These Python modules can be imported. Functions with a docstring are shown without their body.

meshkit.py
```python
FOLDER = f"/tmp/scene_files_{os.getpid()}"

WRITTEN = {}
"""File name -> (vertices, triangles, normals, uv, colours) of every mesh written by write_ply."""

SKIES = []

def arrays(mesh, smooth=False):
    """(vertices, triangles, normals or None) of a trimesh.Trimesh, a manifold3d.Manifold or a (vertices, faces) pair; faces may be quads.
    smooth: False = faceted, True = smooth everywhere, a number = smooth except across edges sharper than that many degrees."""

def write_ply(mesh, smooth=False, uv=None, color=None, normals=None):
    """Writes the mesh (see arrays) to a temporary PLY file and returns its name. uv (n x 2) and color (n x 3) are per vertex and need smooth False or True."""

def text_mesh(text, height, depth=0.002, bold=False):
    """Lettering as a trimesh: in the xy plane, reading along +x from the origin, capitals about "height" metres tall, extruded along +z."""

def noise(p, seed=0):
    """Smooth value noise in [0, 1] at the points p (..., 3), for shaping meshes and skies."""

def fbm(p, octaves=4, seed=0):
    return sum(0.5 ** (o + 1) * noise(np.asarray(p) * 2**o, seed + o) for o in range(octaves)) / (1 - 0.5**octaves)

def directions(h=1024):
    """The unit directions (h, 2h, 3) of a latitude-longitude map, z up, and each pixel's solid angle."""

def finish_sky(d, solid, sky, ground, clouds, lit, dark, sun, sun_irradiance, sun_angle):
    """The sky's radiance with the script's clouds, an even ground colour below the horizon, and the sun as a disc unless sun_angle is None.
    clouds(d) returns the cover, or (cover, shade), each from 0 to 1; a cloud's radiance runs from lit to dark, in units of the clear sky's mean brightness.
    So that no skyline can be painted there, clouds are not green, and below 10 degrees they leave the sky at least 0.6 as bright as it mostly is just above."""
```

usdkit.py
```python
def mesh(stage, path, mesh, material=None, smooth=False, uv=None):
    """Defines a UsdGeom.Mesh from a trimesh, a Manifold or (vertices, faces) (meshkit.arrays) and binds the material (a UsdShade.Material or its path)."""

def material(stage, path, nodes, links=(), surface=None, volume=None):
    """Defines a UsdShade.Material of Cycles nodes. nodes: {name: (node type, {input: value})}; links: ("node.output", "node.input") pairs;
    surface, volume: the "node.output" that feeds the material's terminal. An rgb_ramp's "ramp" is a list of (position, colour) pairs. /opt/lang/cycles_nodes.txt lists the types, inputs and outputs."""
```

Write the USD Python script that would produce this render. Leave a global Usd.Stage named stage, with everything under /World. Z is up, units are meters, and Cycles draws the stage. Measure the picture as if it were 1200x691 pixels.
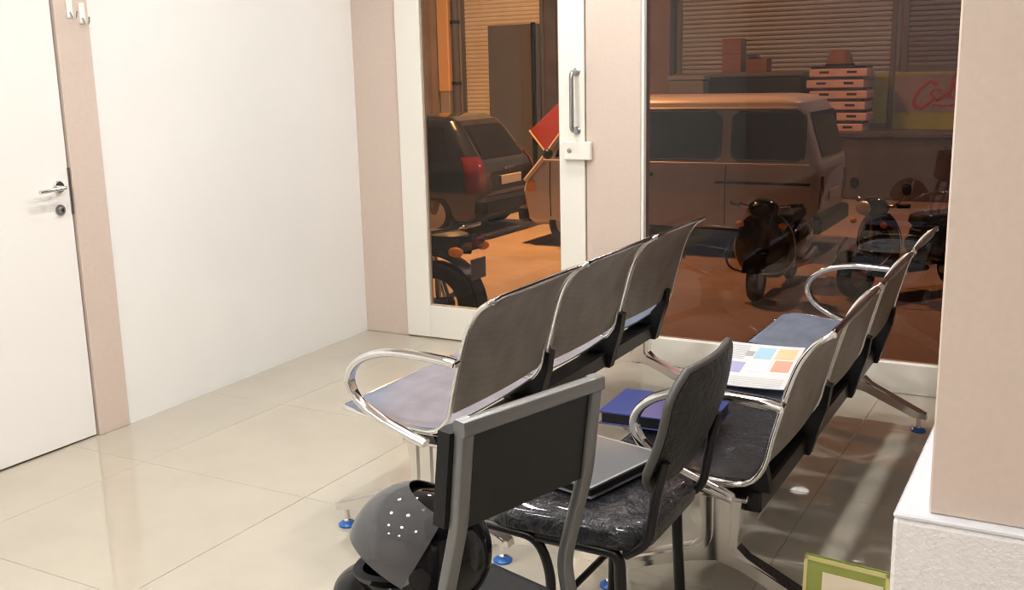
import math, numpy as np, trimesh, usdkit, meshkit
from pxr import Usd, UsdGeom, UsdLux, UsdShade, Sdf, Gf, Vt
from shapely.geometry import Polygon, LineString, box as sbox
from shapely.ops import unary_union
PI = math.pi

stage = Usd.Stage.CreateInMemory()
UsdGeom.SetStageUpAxis(stage, UsdGeom.Tokens.z)
UsdGeom.SetStageMetersPerUnit(stage, 1.0)
UsdGeom.Xform.Define(stage, '/World')
stage.SetDefaultPrim(stage.GetPrimAtPath('/World'))

# ------------------------------------------------------------------ camera
EYE = 1.45
FOCAL_PX = 1221.0
EXPOSURE = 0.0
vy = np.array([690.0, -270.5, FOCAL_PX])            # direction of the side walls, seen by the camera
vd = np.array([135.0, 5755.0, FOCAL_PX])            # straight down
down = vd / np.linalg.norm(vd)
fwd = vy / np.linalg.norm(vy); fwd = fwd - down * (fwd @ down); fwd /= np.linalg.norm(fwd)
right = np.cross(fwd, -down)
ROT = np.array([right, fwd, -down])                 # camera (x right, y down, z ahead) -> world
cx, cy, cz = ROT @ [1, 0, 0], ROT @ [0, -1, 0], ROT @ [0, 0, -1]
cam = UsdGeom.Camera.Define(stage, '/World/camera')
M4 = Gf.Matrix4d(*cx, 0, *cy, 0, *cz, 0, 0, 0, EYE, 1)
cam.AddTransformOp().Set(M4)
cam.CreateHorizontalApertureAttr(36.0)
cam.CreateVerticalApertureAttr(36.0 * 691 / 1200)
cam.CreateFocalLengthAttr(36.0 * FOCAL_PX / 1200)
cam.CreateClippingRangeAttr(Gf.Vec2f(0.05, 200))
cam.CreateExposureAttr(EXPOSURE)

# ------------------------------------------------------------------ light
LAMP_POWER = 200.0         # radiance of the ceiling downlights
SODIUM = 2300.0             # street lamps
dome = UsdLux.DomeLight.Define(stage, '/World/night_sky')
dome.CreateColorAttr(Gf.Vec3f(0.55, 0.45, 0.5)); dome.CreateIntensityAttr(0.012)
for k, (p, r, power, c) in enumerate([((-6.5, 10.75, 5.8), 0.22, SODIUM, (1.0, 0.46, 0.15)), ((-0.8, 13.6, 6.0), 0.22, SODIUM * 0.26, (1.0, 0.70, 0.64))]):
    s = UsdLux.DiskLight.Define(stage, '/World/street_light_%d' % (k + 1))
    s.AddTranslateOp().Set(Gf.Vec3d(*p)); s.CreateRadiusAttr(r)
    s.CreateColorAttr(Gf.Vec3f(*c)); s.CreateIntensityAttr(power)

# ------------------------------------------------------------------ helpers: naming
used = {}
def numbered(path):
    n = used.get(path, 0); used[path] = n + 1
    return path if n == 0 else '%s_%03d' % (path, n)
def tag(p, label=None, cat=None, group=None, kind=None):
    p = p.GetPrim() if hasattr(p, 'GetPrim') else p
    for k, v in (('label', label), ('category', cat), ('group', group), ('kind', kind)):
        if v: p.SetCustomDataByKey(k, v)
    return p
def thing(name, label, cat, loc=(0, 0, 0), rotz=0.0, group=None, scale=None, kind=None):
    x = UsdGeom.Xform.Define(stage, numbered('/World/' + name))
    x.AddTranslateOp().Set(Gf.Vec3d(*map(float, loc)))
    if rotz: x.AddRotateZOp().Set(float(rotz))
    if scale: x.AddScaleOp().Set(Gf.Vec3f(scale, scale, scale))
    return tag(x, label, cat, group, kind)
def obj(name, mesh, mat, parent=None, smooth=30, label=None, kind=None, cat=None, group=None):
    base = str(parent.GetPath()) if parent is not None else '/World'
    m = usdkit.mesh(stage, numbered(base + '/' + name), mesh, mat, smooth=smooth)
    return tag(m, label, cat, group, kind)

# ------------------------------------------------------------------ helpers: materials
def mat(name, color, rough=0.5, metal=0.0, noise=None, bump=None, **kw):
    """noise=(scale, amount): small colour variation; bump=(scale, distance)"""
    nodes = {'p': ('principled_bsdf', dict(base_color=color, roughness=rough, metallic=metal, **kw))}
    links = []
    if noise or bump: nodes['tc'] = ('texture_coordinate', {})
    if noise:
        sc, am = noise[:2]
        c = np.array(color)
        nodes['n'] = ('noise_texture', dict(scale=sc, detail=5.0, roughness=0.6))
        nodes['r'] = ('rgb_ramp', {'ramp': [(0.3, tuple(c * (1 - am))), (0.7, tuple(np.minimum(c * (1 + am), 1)))]})
        links += [('tc.object', 'n.vector'), ('n.fac', 'r.fac'), ('r.color', 'p.base_color')]
    if bump:
        nodes['bn'] = ('noise_texture', dict(scale=bump[0], detail=4.0, roughness=0.6, distortion=bump[2] if len(bump) > 2 else 0.0))
        nodes['b'] = ('bump', dict(distance=bump[1], strength=1.0))
        links += [('tc.object', 'bn.vector'), ('bn.fac', 'b.height'), ('b.normal', 'p.normal')]
    return usdkit.material(stage, '/World/Looks/' + name, nodes, links, surface='p.BSDF')
def emitter(name, color, strength):
    return usdkit.material(stage, '/World/Looks/' + name, {'e': ('emission', dict(color=color, strength=strength))}, [], surface='e.emission')
def pane(name, tint, gloss=1.0, ior=1.5):
    return usdkit.material(stage, '/World/Looks/' + name, {
        't': ('transparent_bsdf', dict(color=tint)), 'g': ('glossy_bsdf', dict(color=(gloss,) * 3, roughness=0.01)),
        'f': ('fresnel', dict(IOR=ior)), 'm': ('mix_closure', {})},
        [('f.fac', 'm.fac'), ('t.BSDF', 'm.closure1'), ('g.BSDF', 'm.closure2')], surface='m.closure')
def perforated(name, color, rough, metal, scale=150.0):
    """sheet steel with rows of small round holes, as dark dots over paint"""
    nodes = {'tc': ('texture_coordinate', {}), 'v': ('voronoi_texture', dict(scale=scale, randomness=0.0)),
             'r': ('rgb_ramp', {'ramp': [(0.25, tuple(np.array(color) * 0.8)), (0.36, color)]}),
             'n': ('noise_texture', dict(scale=9.0, detail=4.0)), 'r2': ('rgb_ramp', {'ramp': [(0.3, (0.72,) * 3), (0.7, (1.0,) * 3)]}),
             'mx': ('mix', dict(mix_type='multiply', fac=1.0)),
             'p': ('principled_bsdf', dict(roughness=rough, metallic=metal, specular_ior_level=0.25))}
    return usdkit.material(stage, '/World/Looks/' + name, nodes, [('tc.object', 'v.vector'), ('v.distance', 'r.fac'), ('tc.object', 'n.vector'), ('n.fac', 'r2.fac'),
        ('r.color', 'mx.color1'), ('r2.color', 'mx.color2'), ('mx.color', 'p.base_color')], surface='p.BSDF')

def srgb(r, g, b):
    c = np.array([r, g, b]) / 255.0
    return tuple(np.where(c <= 0.04045, c / 12.92, ((c + 0.055) / 1.055) ** 2.4))

WHITE = mat('white_laminate', (0.84, 0.84, 0.82), 0.22, noise=(3, 0.012))
WHITE_DOOR = mat('white_door', (0.84, 0.83, 0.80), 0.3)
PINK = mat('pink_laminate', (0.63, 0.525, 0.455), 0.4, noise=(60, 0.03))
CREAM = mat('cream_metal', (0.82, 0.80, 0.73), 0.35)
CEIL = mat('ceiling_paint', (0.8, 0.79, 0.77), 0.8)
BACKWALL = mat('back_wall_laminate', (0.60, 0.51, 0.47), 0.6)
TILES = [mat('floor_tile_%s' % n, c, 0.022, noise=(2.6, 0.05), ior=1.72) for n, c in
         (('light', (0.455, 0.415, 0.342)), ('mid', (0.445, 0.405, 0.333)), ('warm', (0.45, 0.405, 0.33)))]
GROUT = mat('tile_joint', (0.40, 0.34, 0.27), 0.8)
CHROME = mat('chrome', (0.78, 0.78, 0.79), 0.09, 1.0)
ALU = mat('polished_aluminium', (0.70, 0.69, 0.67), 0.15, 1.0)
STEEL = mat('brushed_steel', (0.42, 0.43, 0.45), 0.3, 1.0)
BLACKP = mat('black_plastic', (0.007, 0.007, 0.008), 0.4, specular_ior_level=0.3)
BLACKV = mat('black_vinyl', (0.007, 0.007, 0.008), 0.55, bump=(90, 0.0008), specular_ior_level=0.25)
BLACKM = mat('black_paint', (0.007, 0.007, 0.008), 0.3, specular_ior_level=0.35)
SEATM = perforated('seat_perforated_steel', (0.165, 0.20, 0.27), 0.6, 0.0)
BACKM = perforated('back_perforated_steel', (0.30, 0.275, 0.255), 0.42, 0.15)
BACKW = perforated('back_worn_perforated_steel', (0.27, 0.235, 0.205), 0.42, 0.15)
WRAP = mat('plastic_wrapped_black', (0.010, 0.0105, 0.014), 0.16, bump=(22, 0.02, 1.2), coat_weight=0.25, coat_roughness=0.06, specular_ior_level=0.35)
GREYT = mat('grey_tube_paint', (0.17, 0.175, 0.175), 0.32, 0.45)
BLUEP = mat('blue_plastic', (0.02, 0.12, 0.42), 0.25)
HELMET = mat('helmet_gloss_black', (0.004, 0.004, 0.005), 0.06, specular_ior_level=0.35)
LINER = mat('helmet_liner', (0.015, 0.015, 0.016), 0.9)
VISOR = usdkit.material(stage, '/World/Looks/smoked_visor', {
    't': ('transparent_bsdf', dict(color=(0.30, 0.30, 0.31))), 'g': ('glossy_bsdf', dict(color=(0.95,) * 3, roughness=0.03)),
    'd': ('diffuse_bsdf', dict(color=(0.17, 0.17, 0.18))), 'f': ('fresnel', dict(IOR=1.55)), 'a': ('mix_closure', dict(fac=0.38)), 'm': ('mix_closure', {})},
    [('t.BSDF', 'a.closure1'), ('d.BSDF', 'a.closure2'), ('f.fac', 'm.fac'), ('a.closure', 'm.closure1'), ('g.BSDF', 'm.closure2')], surface='m.closure')
GLASS = pane('clear_glass', (0.93, 0.94, 0.93), 0.8, 1.45)
TINT = pane('bronze_glass', (0.365, 0.305, 0.30), 1.0, 1.52)
FOLDER = mat('grey_cover', (0.105, 0.105, 0.11), 0.55, specular_ior_level=0.3)
FOLDERE = mat('grey_cover_edge', (0.24, 0.24, 0.24), 0.5)
BINDER = mat('blue_cover', (0.02, 0.035, 0.17), 0.4)
GREENB = mat('olive_green_card', (0.22, 0.25, 0.05), 0.5, noise=(12, 0.1))
YELLOWE = mat('yellow_edge', (0.48, 0.42, 0.17), 0.5)
BEIGEC = mat('beige_card', (0.62, 0.53, 0.40), 0.6)
PAPER = mat('newsprint', (0.68, 0.68, 0.69), 0.6)
INKS = {n: mat('ink_' + n, c, 0.6) for n, c in dict(blue=(0.38, 0.60, 0.74), orange=(0.78, 0.58, 0.33), violet=(0.38, 0.38, 0.60), red=(0.75, 0.36, 0.26), grey=(0.38, 0.38, 0.40), lilac=(0.70, 0.69, 0.80)).items()}
PLASTER = mat('white_rough_plaster', (0.82, 0.80, 0.79), 0.5, noise=(70, 0.04), bump=(110, 0.004))
SOFTBLUE = mat('pale_glazed_top', (0.74, 0.75, 0.80), 0.15)
LAMPGLOW = emitter('downlight_glow', (1.0, 0.978, 0.945), LAMP_POWER)
# street
ASPHALT = mat('street_surface', (0.25, 0.185, 0.145), 0.8, noise=(1.5, 0.18), bump=(40, 0.01))
FACADE = mat('street_plaster', (0.34, 0.29, 0.26), 0.85, noise=(1.2, 0.15))
SHUTTER = mat('shutter_steel', (0.66, 0.62, 0.58), 0.5, 0.1, noise=(1.0, 0.1))
SHUTTER_GREY = mat('blue_grey_shutter_steel', (0.27, 0.31, 0.36), 0.5, 0.1, noise=(1.0, 0.1))
SHUTTER2 = mat('dull_shutter_steel', (0.12, 0.12, 0.14), 0.5, 0.1, noise=(1.0, 0.1))
DARKSTONE = mat('dark_stone', (0.07, 0.06, 0.065), 0.7, noise=(3, 0.3))
DARKCAB = mat('dark_grey_steel', (0.10, 0.10, 0.11), 0.5)
ORANGEP = mat('ochre_paint', (0.75, 0.48, 0.22), 0.6)
YGREEN = mat('yellow_green_paint', (0.26, 0.30, 0.07), 0.7, noise=(2, 0.2))
PALEP = mat('faded_pale_paint', (0.22, 0.18, 0.19), 0.7, noise=(2, 0.2))
REDP = mat('red_paint', (0.30, 0.03, 0.035), 0.6)
REDSIGN = mat('red_sign_panel', (0.30, 0.04, 0.03), 0.45)
CRATEM = mat('pink_crate_plastic', (0.60, 0.42, 0.39), 0.5, noise=(3, 0.15))
BROWNC = mat('brown_card', (0.20, 0.09, 0.06), 0.7)
VANP = mat('van_silver_paint', (0.60, 0.56, 0.53), 0.3, 0.0, coat_weight=0.5)
CARP = mat('car_dark_paint', (0.012, 0.013, 0.016), 0.2, coat_weight=1.0)
CARGLASS = mat('dark_car_glass', (0.008, 0.006, 0.006), 0.05, specular_ior_level=0.08)
RUBBER = mat('rubber', (0.012, 0.012, 0.012), 0.75)
TAIL = mat('red_lens', (0.09, 0.010, 0.010), 0.15)
AMBER = mat('amber_lens', (0.85, 0.32, 0.02), 0.12)
LENS = mat('clear_lens', (0.55, 0.52, 0.48), 0.08, 0.4)

# ------------------------------------------------------------------ helpers: shapes
cat_ = trimesh.util.concatenate
def hull(points):
    return trimesh.convex.convex_hull(np.asarray(points, float))
def bx(x0, x1, y0, y1, z0, z1, b=0.004):
    b = min(b, (x1 - x0) * .45, (y1 - y0) * .45, (z1 - z0) * .45)
    pts = []
    for sx, x in ((1, x0), (-1, x1)):
        for sy, y in ((1, y0), (-1, y1)):
            for sz, z in ((1, z0), (-1, z1)):
                pts += [(x, y + sy * b, z + sz * b), (x + sx * b, y, z + sz * b), (x + sx * b, y + sy * b, z)]
    return hull(pts)
def fillet(pts, r, k=6):
    pts = [np.asarray(p, float) for p in pts]
    out = [pts[0]]
    for a, p, c in zip(pts, pts[1:], pts[2:]):
        u, v = a - p, c - p
        lu, lv = np.linalg.norm(u), np.linalg.norm(v)
        d = min(r, lu * .48, lv * .48)
        p0, p1 = p + u / lu * d, p + v / lv * d
        for t in np.linspace(0, 1, k):
            out.append((1 - t) ** 2 * p0 + 2 * t * (1 - t) * p + t * t * p1)
    out.append(pts[-1])
    return np.array(out)
def spline(pts, n=8):
    p = np.asarray(pts, float)
    q = np.vstack([2 * p[0] - p[1], p, 2 * p[-1] - p[-2]])
    out = []
    for i in range(1, len(q) - 2):
        for t in np.linspace(0, 1, n, endpoint=False):
            a, b, c, d = q[i - 1:i + 3]
            out.append(.5 * (2 * b + (c - a) * t + (2 * a - 5 * b + 4 * c - d) * t * t + (3 * b - a - 3 * c + d) * t ** 3))
    out.append(p[-1])
    return np.array(out)
def circle(r, n=10, r2=None, power=1.0):
    a = np.linspace(0, 2 * PI, n, endpoint=False)
    s = lambda v: np.sign(v) * np.abs(v) ** power
    return np.stack([r * s(np.cos(a)), (r2 or r) * s(np.sin(a))], 1)
def sweep(path, sec, ref=None, closed=False):
    """sec: (n,2) section; its first axis lies along ref (or an automatic normal)"""
    path = np.asarray(path, float); sec = np.asarray(sec, float)
    n = len(path)
    tan = np.gradient(path, axis=0) if not closed else np.roll(path, -1, 0) - np.roll(path, 1, 0)
    tan /= np.linalg.norm(tan, axis=1, keepdims=True)
    if ref is None:
        a = np.eye(3)[np.argmin(np.abs(tan[0]))]
        e = a - tan[0] * (a @ tan[0]); e /= np.linalg.norm(e)
    V = []
    for p, t in zip(path, tan):
        e = (np.asarray(ref, float) if ref is not None else e)
        e = e - t * (e @ t); e /= np.linalg.norm(e)
        V.append(p + sec[:, :1] * e + sec[:, 1:] * np.cross(t, e))
    V = np.array(V); k = len(sec); F = []
    for i in range(n if closed else n - 1):
        j = (i + 1) % n
        for s in range(k):
            s2 = (s + 1) % k
            F += [(i * k + s, i * k + s2, j * k + s2), (i * k + s, j * k + s2, j * k + s)]
    V = V.reshape(-1, 3)
    if not closed:
        V = np.vstack([V, path[0], path[-1]])
        for s in range(k):
            s2 = (s + 1) % k
            F += [(n * k, s2, s), (n * k + 1, (n - 1) * k + s, (n - 1) * k + s2)]
    m = trimesh.Trimesh(V, F, process=False)
    if m.volume < 0: m.invert()
    return m
def tube(path, r, n=10, closed=False): return sweep(path, circle(r, n), closed=closed)
def lathe(profile, n=28):
    return trimesh.creation.revolve(np.asarray(profile, float), sections=n)
def rot(m, axis, deg, about=(0, 0, 0)):
    m = m.copy(); m.apply_transform(trimesh.transformations.rotation_matrix(math.radians(deg), axis, about)); return m
def mov(m, x=0, y=0, z=0):
    m = m.copy(); m.apply_translation((x, y, z)); return m
def plate_xz(poly, y0, y1):
    """polygon in x,z extruded along y"""
    ms = []
    for g in getattr(poly, 'geoms', [poly]):
        m = trimesh.creation.extrude_polygon(g, y1 - y0, engine='earcut')
        v = m.vertices.copy()
        m.vertices = np.stack([v[:, 0], y1 - v[:, 2], v[:, 1]], 1)
        if m.volume < 0: m.invert()
        ms.append(m)
    return cat_(ms)
def plate_xy(poly, z0, z1):
    ms = [mov(trimesh.creation.extrude_polygon(g, z1 - z0, engine='earcut'), 0, 0, z0) for g in getattr(poly, 'geoms', [poly])]
    return cat_(ms)
def plate_yz(poly, x0, x1):
    ms = []
    for g in getattr(poly, 'geoms', [poly]):
        m = trimesh.creation.extrude_polygon(g, x1 - x0, engine='earcut')
        v = m.vertices.copy()
        m.vertices = np.stack([x0 + v[:, 2], v[:, 0], v[:, 1]], 1)
        if m.volume < 0: m.invert()
        ms.append(m)
    return cat_(ms)
def grid(P, closed_u=False):
    nu, nv = P.shape[:2]; F = []
    for i in range(nu if closed_u else nu - 1):
        for j in range(nv - 1):
            a, b, c, d = i * nv + j, ((i + 1) % nu) * nv + j, ((i + 1) % nu) * nv + j + 1, i * nv + j + 1
            F += [(a, b, c), (a, c, d)]
    return P.reshape(-1, 3), F
def sheet(P, N, th):
    """a thick sheet on the grid of points P (nu,nv,3); N: one normal, or a grid of normals"""
    nu, nv = P.shape[:2]
    N = np.broadcast_to(N, P.shape)
    v1, f1 = grid(P + N * th / 2); v2, f2 = grid(P - N * th / 2)
    o = len(v1)
    F = [tuple(f) for f in f1] + [(a + o, c + o, b + o) for a, b, c in f2]
    edge = [i * nv for i in range(nu)] + [(nu - 1) * nv + j for j in range(1, nv)] + [i * nv + nv - 1 for i in range(nu - 2, -1, -1)] + [j for j in range(nv - 2, 0, -1)]
    for a, b in zip(edge, edge[1:] + edge[:1]):
        F += [(a, a + o, b), (b, a + o, b + o)]
    m = trimesh.Trimesh(np.vstack([v1, v2]), F, process=False)
    m.fix_normals()
    return m
def grid_normals(P):
    n = np.cross(np.gradient(P, axis=0), np.gradient(P, axis=1))
    return n / np.maximum(np.linalg.norm(n, axis=2, keepdims=True), 1e-9)
def rrect(x0, x1, y0, y1, r, n=6):
    """outline of a rounded rectangle, counter-clockwise"""
    out = []
    for (px, py, a0) in ((x1 - r, y0 + r, -90), (x1 - r, y1 - r, 0), (x0 + r, y1 - r, 90), (x0 + r, y0 + r, 180)):
        for a in np.linspace(a0, a0 + 90, n):
            out.append((px + r * math.cos(math.radians(a)), py + r * math.sin(math.radians(a))))
    return np.array(out)
def loft(slices):
    """slices: list of (z, outline (n,2)); closed top and bottom"""
    n = len(slices[0][1]); V = np.vstack([np.column_stack([o, np.full(n, z)]) for z, o in slices]); F = []
    for i in range(len(slices) - 1):
        for j in range(n):
            k = (j + 1) % n
            F += [(i * n + j, i * n + k, (i + 1) * n + k), (i * n + j, (i + 1) * n + k, (i + 1) * n + j)]
    V = np.vstack([V, [*slices[0][1].mean(0), slices[0][0]], [*slices[-1][1].mean(0), slices[-1][0]]])
    b, t, l = len(V) - 2, len(V) - 1, (len(slices) - 1) * n
    for j in range(n):
        k = (j + 1) % n
        F += [(b, k, j), (t, l + j, l + k)]
    m = trimesh.Trimesh(V, F, process=False)
    if m.volume < 0: m.invert()
    return m
#MARK_STRUCTURE
# ================================================================== the room
XL, YF, XR, YB, HC = -3.57, 4.77, 2.2, -2.5, 2.75
def struct(name, mesh, m, parent=None, smooth=30):
    return obj(name, mesh, m, parent, smooth, kind='structure' if parent is None else None)
def sgroup(name, label=None):
    return thing(name, label, None, kind='structure')
# floor of 80 cm vitrified tiles on their bed
fl = sgroup('floor', 'glossy beige vitrified tile floor of the waiting room')
obj('tile_bed', bx(XL - .06, XR, YB, YF + .1, -.06, -.0022, .001), GROUT, fl)
rng = np.random.default_rng(3)
TS, gap = 0.8, 0.0011
for i in range(-2, 6):
    for j in range(-9, 2):
        x0, x1 = -2.345 + i * TS, -2.345 + (i + 1) * TS
        y0, y1 = 4.26 + (j - 1) * TS, 4.26 + j * TS
        xl = XL - (.066 if y1 > 3.2 else 0)
        x0, x1, y0, y1 = max(x0, xl), min(x1, XR), max(y0, YB), min(y1, YF + .09)
        if x1 - x0 < .05 or y1 - y0 < .05: continue
        obj('tile', bx(x0 + gap, x1 - gap, y0 + gap, y1 - gap, -.012, 0, .0012), TILES[rng.integers(3)], fl, smooth=False)
struct('ceiling', bx(XL - .2, XR + .2, YB - .2, YF + .14, HC, HC + .1), CEIL)
# left wall: white, with a white door and a pink strip beside it
wl = sgroup('wall_left', 'white laminate wall along the left side of the room')
def prism(pts, z0, z1): return plate_xy(Polygon(pts), z0, z1)
obj('wall_panel', prism([(XL, 2.962), (XL - .002, 3.0), (-3.638, YF), (-3.638, YF + .12), (-3.80, YF + .12), (-3.80, 2.962)], 0, HC), WHITE, wl, smooth=False)
obj('wall_panel', cat_([bx(-3.80, XL, YB, 1.93, 0, HC), bx(-3.80, XL, 1.93, 2.80, 2.12, HC)]), WHITE, wl, smooth=False)
struct('trim_1', bx(-3.80, XL + .008, 2.80, 2.958, 0, HC, .003), PINK)
tag(stage.GetPrimAtPath('/World/trim_1'), 'pink laminate strip between the white door and the white wall panel')
d1 = sgroup('door_1', 'flush white door with a chrome lever handle in the left wall')
obj('door_leaf', bx(-3.615, XL - .004, 1.945, 2.792, .006, 2.105, .003), WHITE_DOOR, d1, smooth=False)
XH = XL - .004
lever = sweep(fillet([(XH + .006, 2.738, 1.052), (XH + .052, 2.738, 1.052), (XH + .052, 2.615, 1.046)], .02), circle(.0095, 12, .008))
h = obj('door_handle', lever, CHROME, d1, smooth=50)
obj('rose', mov(rot(lathe([(0, 0), (.026, 0), (.026, .006), (.022, .010), (0, .010)]), (0, 1, 0), 90), XH, 2.738, 1.052), CHROME, h)
k = obj('lock_cylinder', mov(rot(lathe([(0, 0), (.022, 0), (.022, .005), (.012, .007), (.011, .018), (0, .018)]), (0, 1, 0), 90), XH, 2.735, .962), STEEL, d1)
obj('key_slot', bx(XH + .0175, XH + .0195, 2.733, 2.737, .955, .969, .0005), BLACKM, k)
obj('latch_plate', bx(XH - .03, XH + .0035, 2.786, 2.797, .94, 1.125, .001), STEEL, d1)
# front wall with the glass door and the window
struct('wall_front', cat_([bx(-3.645, -3.346, YF, YF + .12, 0, HC, .003), bx(-2.216, -1.925, YF - .004, YF + .12, 0, HC, .003),
                           bx(1.30, XR, YF, YF + .12, 0, HC), bx(-3.346, -2.216, YF, YF + .12, 2.14, HC), bx(-1.925, 1.30, YF, YF + .12, 2.32, HC)]), PINK, smooth=False)
d2 = sgroup('door_2', 'white framed glass door to the street with a grey pull handle')
for x0, x1 in ((-3.342, -3.187), (-2.362, -2.222)):
    obj('stile', bx(x0, x1, YF - .012, YF + .035, .008, 2.13, .003), CREAM, d2, smooth=False)
obj('bottom_rail', bx(-3.187, -2.362, YF - .010, YF + .033, .008, .190, .003), CREAM, d2, smooth=False)
obj('top_rail', bx(-3.187, -2.362, YF - .010, YF + .033, 2.02, 2.13, .003), CREAM, d2, smooth=False)
obj('pane', trimesh.Trimesh([(-3.187, YF + .012, .19), (-2.362, YF + .012, .19), (-2.362, YF + .012, 2.02), (-3.187, YF + .012, 2.02)], [(0, 1, 2), (0, 2, 3)], process=False), GLASS, d2, smooth=False)
gasket = unary_union([sbox(-3.187, .19, -2.362, 2.02)]).difference(sbox(-3.181, .196, -2.368, 2.014))
obj('gasket', plate_xz(gasket, YF - .002, YF + .02), GROUT, d2, smooth=False)
yh = YF - .012
bar = sweep(fillet([(-2.262, yh, 1.452), (-2.262, yh - .06, 1.452), (-2.262, yh - .06, 1.165), (-2.262, yh, 1.165)], .03), circle(.0115, 12))
ph = obj('pull_handle', bar, STEEL, d2, smooth=50)
for z in (1.452, 1.165):
    obj('rosette', mov(rot(lathe([(0, 0), (.02, 0), (.02, .004), (.014, .008), (0, .008)], 20), (1, 0, 0), 90), -2.262, yh, z), STEEL, ph)
lk = obj('lock_case', bx(-2.325, -2.178, yh - .028, yh - .0, 1.022, 1.112, .004), CREAM, d2)
obj('keyhole', mov(rot(lathe([(0, 0), (.012, 0), (.012, .003), (.006, .005), (0, .005)], 18), (1, 0, 0), 90), -2.292, yh - .028, 1.068), STEEL, lk)
w1 = sgroup('window_1', 'large fixed tinted shop window facing the street')
obj('pane', trimesh.Trimesh([(-1.915, YF + .03, .14), (1.29, YF + .03, .14), (1.29, YF + .03, 2.31), (-1.915, YF + .03, 2.31)], [(0, 1, 2), (0, 2, 3)], process=False), TINT, w1, smooth=False)
obj('bottom_rail', bx(-1.925, 1.30, YF + .0, YF + .06, 0, .142, .004), CREAM, w1, smooth=False)
obj('top_rail', bx(-1.925, 1.30, YF + .005, YF + .06, 2.29, 2.32, .003), CREAM, w1, smooth=False)
obj('frame_stile', bx(-1.925, -1.910, YF + .0, YF + .06, .142, 2.29, .002), CREAM, w1, smooth=False)
obj('frame_stile', bx(1.285, 1.30, YF + .0, YF + .06, .142, 2.29, .002), CREAM, w1, smooth=False)
struct('wall_back', bx(XL - .2, XR + .2, YB - .12, YB, 0, HC), BACKWALL)
struct('wall_right', bx(XR, XR + .12, YB, YF + .12, 0, HC), BACKWALL)
# pillar on its rough white plinth
pl = thing('pillar', 'pink laminate pillar at the right, standing on a white plinth', 'pillar')
obj('shaft', bx(-.222, .36, 2.030, 2.62, .60, HC, .004), PINK, pl, smooth=False)
pn = thing('plinth', 'rough white plastered plinth under the pink pillar, lower right', 'plinth')
obj('body', bx(-.283, .42, 2.007, 2.66, 0, .588, .008), PLASTER, pn, smooth=False)
obj('top_slab', bx(-.283, .42, 2.007, 2.66, .588, .6, .004), SOFTBLUE, pn, smooth=False)
# hooks on the pink strip
for k_, (y, z, w) in enumerate(((2.868, 1.735, 'left of the two small white coat hooks high on the pink strip'), (2.925, 1.715, 'right of the two small white coat hooks high on the pink strip'))):
    t = thing('coat_hook', w, 'hook', (XL + .008, y, z))
    obj('base_plate', bx(0, .006, -.014, .014, -.032, .05, .002), WHITE, t)
    obj('hook_arm', sweep(spline([(.004, 0, -.01), (.02, 0, -.035), (.036, 0, -.03), (.042, 0, -.006)]), circle(.0045, 8)), CHROME, t, smooth=60)
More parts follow.
